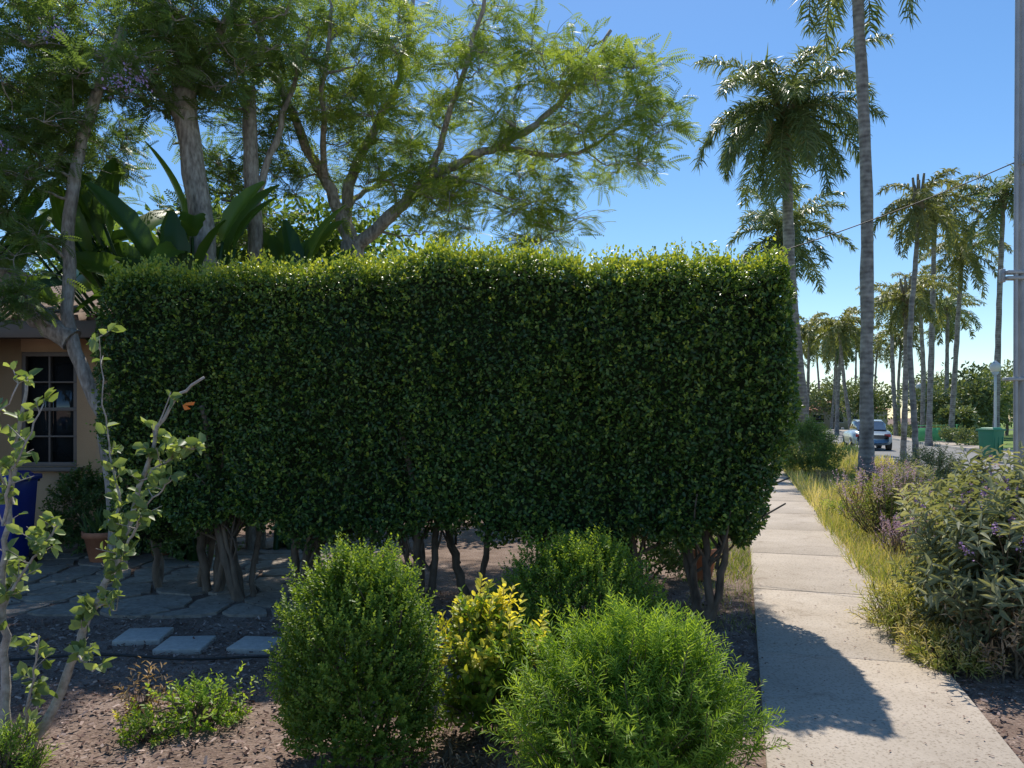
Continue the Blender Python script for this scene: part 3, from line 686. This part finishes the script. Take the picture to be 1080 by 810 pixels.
def le(n):
    y=R.uniform(5.6,13,n); return np.stack([xl(y)-R.uniform(.0,.6,n),y,np.zeros(n)],1)
blades('path_edge_grass',4500,le,.10,M_grass,-.1,w=.07)
def clump(name,x,y,r,h,n,T,s,mat,per=8,up=1.0,vb=.3): bush(name,(x,y,h*.5),(r,r,h*.5),n,per,T,s,mat,up=up,sl=(.08,.2),vtop=.3,vbase=vb,stems=6,lumps=.35,shell=.9,leader=.6)
for k in range(26):
    y=R.uniform(6.2,20); x=xr(y)+R.uniform(.25,3.0); clump('verge_weed',x,y,R.uniform(.18,.4),R.uniform(.2,.42),100,Tl,.055,(M_grass,M_fine,M_dry)[k%3],8,vb=R.uniform(.1,.5))
for k in range(18):
    y=R.uniform(6.5,13); clump('verge_wildflower',xr(y)+R.uniform(.3,1.8),y,.25,.44,45,Tb,.024,M_rust if k%3 else M_purp,8)
def spikes(name,c,r,h0,h1,n,sl,w,mat,lean=.5):
    e=empty(name,(c[0],c[1],0)); tb=Tubes(); P=[]
    for k in range(n):
        a=R.uniform(0,6.28); rr=r*math.sqrt(R.random()); b=np.array((c[0]+math.cos(a)*rr,c[1]+math.sin(a)*rr,R.uniform(h0,h1)*(1-.25*(rr/r)**2)))
        d=nrm(np.array((math.cos(a)*rr/r*lean+R.normal()*.2,math.sin(a)*rr/r*lean+R.normal()*.2,1.)))
        tb.add([np.array((c[0]+(b[0]-c[0])*.4,c[1]+(b[1]-c[1])*.4,.1)),b-d*.25,b],.005,.003,4,3,cap=False)
        L_=R.uniform(*sl); m=36; f=R.random(m)
        P.append(b+d*(f*L_)[:,None]+rdir(m)*(w*(1.05-f))[:,None])
    P=np.concatenate(P); m=len(P)
    inst('florets',leafT(.7),P,rdir(m),rdir(m),R.uniform(.010,.020,m),R.random(m),mat,e); tb.build('stalks',M_twig,e)
clump('salvia_bush',4.85,9.9,.50,.85,420,Tl,.06,M_grass,9,vb=.0)
spikes('salvia_flowers',(4.80,9.75),.55,.65,.95,90,(.15,.28),.036,M_purp)
spikes('lavender_flowers',(4.35,8.2),.35,.35,.50,40,(.10,.18),.024,M_purp)
bush('verge_shrub',(8.0,20.5,.7),(.8,.9,.75),1000,10,Tl,.10,M_jacd,up=.9,vbase=.2,sl=(.1,.35),lumps=.3)
bush('verge_shrub',(7.0,13.4,.3),(.6,.6,.35),450,10,Tl,.07,M_budd,up=.9,vbase=.3,sl=(.1,.25),lumps=.4)
bush('verge_shrub',(8.6,15.5,.4),(.7,.7,.5),500,10,Tl,.08,M_budd,up=.9,vbase=.1,sl=(.1,.3),lumps=.4)
Tbd=leafT(.32,.12,.45,.32)
bush('buddleia_bush',(3.15,4.95,.56),(.46,.48,.56),400,12,Tbd,.100,M_budd,up=.55,sl=(.18,.42),vtop=.35,vbase=.15,stems=34,shell=.7,lumps=.42,leader=.5)
bush('buddleia_bush',(3.65,5.6,.60),(.5,.5,.60),400,12,Tbd,.100,M_budd,up=.55,sl=(.18,.42),vtop=.35,vbase=.1,stems=26,shell=.7,lumps=.4,leader=.5)
spikes('buddleia_flowers',(3.15,4.9),.50,.85,1.16,40,(.10,.18),.028,M_spike,1.2)
spikes('buddleia_flowers',(3.55,5.3),.50,.95,1.25,30,(.10,.18),.028,M_purp,1.0)
bush('dry_weed',(3.1,4.65,.3),(.4,.3,.3),60,10,Tl,.06,M_dry,up=.8,sl=(.15,.3),shell=.8)
bush('verge_weed',(2.78,4.85,.10),(.24,.25,.12),200,10,Tn,.06,M_grass,up=.5,sl=(.06,.14),vbase=.2,lumps=.4)
bush('verge_weed',(2.9,5.5,.16),(.3,.4,.18),280,10,Tn,.06,M_grass,up=.8,sl=(.08,.2),vbase=.15,lumps=.4)
M_gf=plain('green_mesh',(.12,.45,.18),.8)
fe=empty('green_fence',(25,43,0)); b=Boxes(); t=Tubes()
for i in range(6):
    x0=24.0+i*1.5; y0=45+i*1.2
    t.add([(x0,y0,0),(x0,y0,1.15)],.03,.03,8,0)
    if i<5:
        for j in range(12): b.add((x0+.06+(j+.5)*1.38/12,y0+(j+.5)*1.2/12,.55),(.09,.02,.8),.67)
        t.add([(x0,y0,1.1),(x0+1.5,y0+1.2,1.1)],.02,.02,6,0); t.add([(x0,y0,.12),(x0+1.5,y0+1.2,.12)],.02,.02,6,0)
b.build('slats',M_gf,fe,0); t.build('posts_and_rails',M_gf,fe)

# ------------------------------------------------------------ house on the left
M_stucco=solid('stucco',[(.3,(.44,.29,.175)),(.7,(.58,.41,.26))],scale=1.5,scale2=90,bump=.3,bdist=.006,rough=.95,spec=.15)
M_frame=plain('window_frame',(.16,.14,.13),.5)
M_tile=solid('roof_tile',[(.3,(.10,.07,.055)),(.7,(.22,.16,.125))],scale=6,bump=.6,rough=.9)
m,t_,o_=nt('window_glass'); p_=t_.nodes.new('ShaderNodeBsdfPrincipled'); p_.inputs['Base Color'].default_value=(.02,.025,.03,1); p_.inputs['Roughness'].default_value=.06; p_.inputs['Specular IOR Level'].default_value=.8
t_.links.new(p_.outputs[0],o_.inputs[0]); M_glass=m
hs=empty('stucco_house',(-8,10,0))
wy=9.5; b=Boxes()
wx0,wx1,wz0,wz1=-6.15,-5.45,.98,2.42
def wallseg(x0,x1,z0,z1): b.add(((x0+x1)/2,wy+.1,(z0+z1)/2),(x1-x0,.2,z1-z0))
wallseg(-13,wx0,0,2.75); wallseg(wx1,-4.85,0,2.75); wallseg(wx0,wx1,0,wz0); wallseg(wx0,wx1,wz1,2.75)
b.add((-4.95,wy+4.2,1.375),(.2,7.99,2.75)); b.add((-8.9,wy+8.3,1.375),(8.1,.2,2.75))
b.add((-5.0,wy-.1,1.3),(.22,.18,2.6))
b.build('walls',M_stucco,hs,0)
b=Boxes()
for (x,w) in ((wx0+.025,.05),(wx1-.025,.05),((wx0+wx1)/2,.025)): b.add((x,wy+.04,(wz0+wz1)/2),(w,.06,wz1-wz0-.004))
for z,h in ((wz0+.03,.055),(wz1-.03,.055),((wz0+wz1)/2,.045),(wz0+.38,.022),(wz1-.38,.022)): b.add(((wx0+wx1)/2,wy+.036,z),(wx1-wx0-.01,.06,h))
b.add(((wx0+wx1)/2,wy-.03,wz0-.03),(wx1-wx0+.16,.1,.05))
b.build('window_frame',M_frame,hs,.004)
b=Boxes(); b.add(((wx0+wx1)/2,wy+.10,(wz0+wz1)/2),(wx1-wx0-.02,.012,wz1-wz0-.02)); b.build('window_glass',M_glass,hs,0)
ex0,ex1,ey0,ey1,ez,rz=-13.6,-4.3,wy-.6,wy+8.9,2.72,4.0
ym=(ey0+ey1)/2
V=[(ex0,ey0,ez),(ex1,ey0,ez),(ex1-2,ym,rz),(ex0,ym,rz),(ex0,ey1,ez),(ex1,ey1,ez),
   (ex0,ey0,ez-.14),(ex1,ey0,ez-.14),(ex1,ey1,ez-.14),(ex0,ey1,ez-.14)]
F=[(0,1,2,3),(3,2,5,4),(1,5,2),(6,9,8,7),(0,6,7,1),(1,7,8,5),(4,5,8,9)]
me=D.meshes.new('roof'); me.from_pydata(V,[],F); me.materials.append(M_tile); link(D.objects.new('roof',me),hs)
t=Tubes()
for x in np.arange(ex0+.1,ex1-.1,.22):
    top_f=1.0 if x<ex1-2 else (ex1-x)/2
    t.add([(x,ey0-.02,ez+.02),(x,ey0+(ym-ey0)*top_f,ez+(rz-ez)*top_f+.02)],.07,.07,6,0)
t.build('roof_tiles',M_tile,hs)
b=Boxes(); b.add((-8.95,ey0-.03,ez-.09),(9.2,.04,.2)); b.build('fascia',M_frame,hs,.004)

# ------------------------------------------------------------ bins
def bin_(name,x,y,s,col,rot):
    e=empty(name,(x,y,0)); e.rotation_euler=(0,0,rot)
    mt=plain(name+'_plastic',col,.45)
    def ob(o): o.location=(0,0,0); return o
    b=Boxes(); b.add((0,0,.55*s),(.46*s,.56*s,.92*s)); 
    o=b.build('body',mt,e,.03*s,3); ob(o)
    for vtx in o.data.vertices:
        f=.80+.20*(vtx.co.z/(1.0*s)); vtx.co.x*=f; vtx.co.y*=f
    b=Boxes(); b.add((0,0,1.0*s),(.52*s,.62*s,.06*s)); b.add((0,0,1.05*s),(.42*s,.5*s,.05*s),0,(.8,.8)); b.add((0,.34*s,.98*s),(.40*s,.07*s,.05*s)); ob(b.build('lid',mt,e,.015*s,2))
    b=Boxes()
    for k in (-.16,0,.16): b.add((k*s,-.265*s,.5*s),(.02*s,.02*s,.6*s))
    ob(b.build('ribs',mt,e,.005,1))
    t=Tubes()
    for sx in (-1,1): t.add([(sx*.19*s,.24*s,.11*s),(sx*.25*s,.24*s,.11*s)],.11*s,.11*s,16,0)
    t.add([(-.2*s,.24*s,.11*s),(.2*s,.24*s,.11*s)],.015,.015,6,0); t.add([(-.18*s,.39*s,.95*s),(.18*s,.39*s,.95*s)],.018*s,.018*s,8,0)
    ob(t.build('wheels',M_black,e))
bin_('green_waste_bin',17.05,27,1.15,(.02,.20,.11),.3)
bin_('blue_recycling_bin',-5.42,8.1,.95,(.012,.04,.34),.1)

M_terra=solid('terracotta',[(.3,(.36,.14,.08)),(.7,(.52,.23,.13))],scale=8,bump=.1,rough=.85)
def pot(x,y,s):
    e=empty('potted_plant',(x,y,0)); n=20; prof=[(.10,0),(.12,.02),(.17,.26),(.19,.26),(.195,.32),(.175,.32),(.165,.28),(.01,.27)]
    V=[];F=[]
    for r,z in prof:
        for k in range(n): a=2*math.pi*k/n; V.append((x+math.cos(a)*r*s,y+math.sin(a)*r*s,z*s))
    for i in range(len(prof)-1):
        for k in range(n): F.append((i*n+k,i*n+(k+1)%n,(i+1)*n+(k+1)%n,(i+1)*n+k))
    mesh_np('pot',V,F,None,M_terra,e,True)
    P=np.array([(x,y,.28*s)])+R.normal(size=(90,3))*np.array((.06,.06,.01)); d=rdir(90); d[:,2]=abs(d[:,2])+.6
    inst('leaves',bladeT(.12),P,d,rdir(90),R.uniform(.15,.35,90),R.random(90)*.5,M_jacd,e)
pot(1.85,7.5,1.0); pot(-4.5,8.35,1.1); pot(-4.05,8.75,.8); pot(2.0,8.3,.8)

# ------------------------------------------------------------ utility pole, cable, street lamp
M_steel=solid('galvanised_steel',[(.3,(.34,.35,.37)),(.7,(.48,.49,.51))],scale=4,bump=.05,rough=.5,metallic=.2)
up_=empty('utility_pole',(5.40,8,0)); t=Tubes(); t.add([(5.40,8,-.1),(5.40,8,3),(5.40,8,9.5)],.085,.07,20,6); t.add([(5.28,7.95,.0),(5.28,7.95,2.9),(5.31,7.95,8)],.022,.022,10,4); t.build('shaft',M_steel,up_)
b=Boxes()
for z in (3.12,3.06,2.0,1.0): b.add((5.33,7.97,z),(.30,.10,.035))
b.add((5.17,8,3.09),(.04,.06,.14)); b.add((5.40,8,.03),(.34,.34,.06)); b.add((5.40,7.9,4.3),(.12,.12,.12)); b.build('brackets',M_steel,up_,.006)
t=Tubes(); pts=[]
a0=np.array((5.38,8,4.32)); a1=np.array((-4.9,12.5,3.6))
for i in range(25):
    f=i/24; p_=a0+(a1-a0)*f; p_[2]-=4*.90*f*(1-f); pts.append(p_)
t.add(pts,.006,.006,6,0); t.build('overhead_cable',M_black)
def lamp(x,y,h):
    e=empty('street_lamp',(x,y,0)); M_w=plain('lamp_white',(.7,.7,.68),.5)
    t=Tubes(); t.add([(x,y,0),(x,y,.3),(x,y,.35),(x,y,h-.5)],[.14,.13,.09,.07,.06,.055,.055],0,14,4); t.build('post',M_w,e)
    t=Tubes(); zz=np.linspace(-1,1,9)
    t.add([(x,y,h-.2+z*.26) for z in zz],[max(.03,.24*math.sqrt(max(0,1-z*z))) for z in zz],0,16,0)
    t.add([(x,y,h-.54),(x,y,h-.42)],.10,.16,14,0); t.add([(x,y,h+.02),(x,y,h+.12)],.13,.02,14,0); t.build('globe',M_w,e)
lamp(22.3,35,4.1); lamp(30.6,57,4.1)

# ------------------------------------------------------------ parked car
def car(x,y,col,rot):
    e=empty('parked_car',(x,y,0)); e.rotation_euler=(0,0,rot); e.location.z=.01
    mp=plain('car_paint',col,.25,.2)
    def loft(name,secs,mat):
        V=[];F=[];n=14
        for (yy,hw,z0,z1,sq) in secs:
            for k in range(n):
                a=2*math.pi*(k+.5)/n; c,s=math.cos(a),math.sin(a)
                xx=hw*math.copysign(abs(c)**sq,c); zz=(z0+z1)/2+(z1-z0)/2*math.copysign(abs(s)**sq,s)
                V.append((xx,yy,zz))
        for i in range(len(secs)-1):
            for k in range(n): F.append((i*n+k,i*n+(k+1)%n,(i+1)*n+(k+1)%n,(i+1)*n+k))
        for bb in (0,(len(secs)-1)*n):
            for k in range(n//2-1): F.append((bb+k,bb+k+1,bb+n-2-k,bb+n-1-k))
        o=mesh_np(name,V,F,None,mat,e,True); o.location=(0,0,0); return o
    loft('body',[(-2.2,.70,.35,.75,.5),(-2.15,.82,.28,.88,.4),(-1.5,.89,.22,.98,.35),(-.6,.90,.20,.98,.35),(.6,.90,.20,.95,.35),(1.4,.88,.22,.90,.35),(2.05,.80,.28,.75,.4),(2.2,.66,.33,.62,.5)],mp)
    loft('windows',[(-1.85,.62,.9,1.0,.4),(-1.35,.68,.9,1.36,.4),(-.8,.70,.9,1.44,.4),(.2,.69,.9,1.43,.4),(.75,.66,.9,1.22,.4),(1.2,.62,.85,.95,.4)],M_glass)
    loft('roof',[(-1.25,.55,1.33,1.40,.5),(-.8,.62,1.41,1.475,.5),(.1,.61,1.41,1.47,.5),(.4,.54,1.36,1.41,.5)],mp)
    b=Boxes()
    for s in (-1,1): b.add((s*.62,-2.17,.72),(.28,.06,.14)); 
    b.build('tail_lights',plain('tail_red',(.4,.02,.02),.3),e,.01).location=(0,0,0)
    b=Boxes()
    for s in (-1,1): b.add((s*.58,2.12,.62),(.30,.08,.12)); b.add((s*.98,.75,1.0),(.14,.1,.12))
    b.build('headlights_mirrors',M_steel,e,.02).location=(0,0,0)
    t=Tubes()
    for sx in (-1,1):
        for yy in (-1.35,1.35): t.add([(sx*.70,yy,.32),(sx*.91,yy,.32)],.32,.32,20,0)
    t.build('wheels',M_black,e).location=(0,0,0)
    t=Tubes()
    for sx in (-1,1):
        for yy in (-1.35,1.35): t.add([(sx*.90,yy,.32),(sx*.92,yy,.32)],.19,.17,12,0)
    t.build('hubcaps',M_steel,e).location=(0,0,0)
ang=-math.atan(K)
car(xr(38)+5.1,38,(.42,.52,.60),ang)

def house(name,x,y,w,d,h,rh,wallcol):
    e=empty(name,(x,y,0)); mw=plain(name+'_wall',wallcol,.9)
    b=Boxes(); b.add((x,y,h/2),(w,d,h)); b.build('walls',mw,e,0)
    V=[(x-w/2-.5,y-d/2-.5,h),(x+w/2+.5,y-d/2-.5,h),(x+w/2+.5,y+d/2+.5,h),(x-w/2-.5,y+d/2+.5,h),(x-w/2+d/3,y,h+rh),(x+w/2-d/3,y,h+rh)]
    me=D.meshes.new('roof'); me.from_pydata([(a,b2,c+.003) for a,b2,c in V],[],[(0,1,5,4),(2,3,4,5),(3,0,4),(1,2,5),(0,3,2,1)]); me.materials.append(M_rt); link(D.objects.new('roof',me),e)
    b=Boxes()
    for k in (-.36,-.12,.30): b.add((x+k*w,y-d/2-.01,h*.55),(w*.13,.05,h*.4))
    b.add((x+.1*w,y-d/2-.01,h*.37),(1.0,.06,h*.72)); b.build('windows_and_door',M_glass,e,0)
    b=Boxes()
    for k in (-.36,-.12,.30):
        b.add((x+k*w,y-d/2-.03,h*.75+.06),(w*.13+.2,.06,.1)); b.add((x+k*w,y-d/2-.03,h*.35-.06),(w*.13+.2,.06,.1))
    b.build('window_trim',M_frame2,e,0)
M_rt=solid('terracotta_roof',[(.3,(.28,.11,.06)),(.7,(.44,.20,.12))],scale=3,bump=.5)
M_frame2=plain('white_trim',(.7,.68,.64),.7)
house('bungalow_house',46,108,11,8,2.6,1.3,(.55,.48,.38))

# ------------------------------------------------------------ sky, sun, camera
sun_dir=Vector((.040,.555,.83)).normalized()
elev=math.asin(sun_dir.z); az=math.atan2(sun_dir.x,sun_dir.y)
w=D.worlds.new('World'); scene.world=w; w.use_nodes=True
nt_=w.node_tree; bg=nt_.nodes['Background']; sk=nt_.nodes.new('ShaderNodeTexSky'); sk.sky_type='NISHITA'; sk.sun_disc=False
sk.sun_elevation=elev; sk.sun_rotation=az; sk.air_density=1.0; sk.dust_density=.2; sk.ozone_density=2.8; sk.altitude=30
hsn=nt_.nodes.new('ShaderNodeHueSaturation'); hsn.inputs['Saturation'].default_value=1.22
nt_.links.new(sk.outputs[0],hsn.inputs['Color']); nt_.links.new(hsn.outputs[0],bg.inputs[0]); bg.inputs[1].default_value=.15
sl=D.lights.new('sun','SUN'); sl.energy=5.0; sl.angle=math.radians(.53); sl.color=(1,.94,.84)
so=D.objects.new('sun',sl); scene.collection.objects.link(so); so.rotation_euler=sun_dir.to_track_quat('Z','Y').to_euler(); so.location=(0,0,30)
cd=D.cameras.new('camera'); co=D.objects.new('camera',cd); scene.collection.objects.link(co)
co.location=(0,0,1.6); co.rotation_euler=(math.pi/2,0,0); cd.sensor_width=36; cd.lens=36*800/1080; cd.shift_y=35/1080; cd.clip_end=3000; cd.clip_start=.05
scene.camera=co
scene.view_settings.view_transform='Standard'; scene.view_settings.look='None'; scene.view_settings.exposure=0
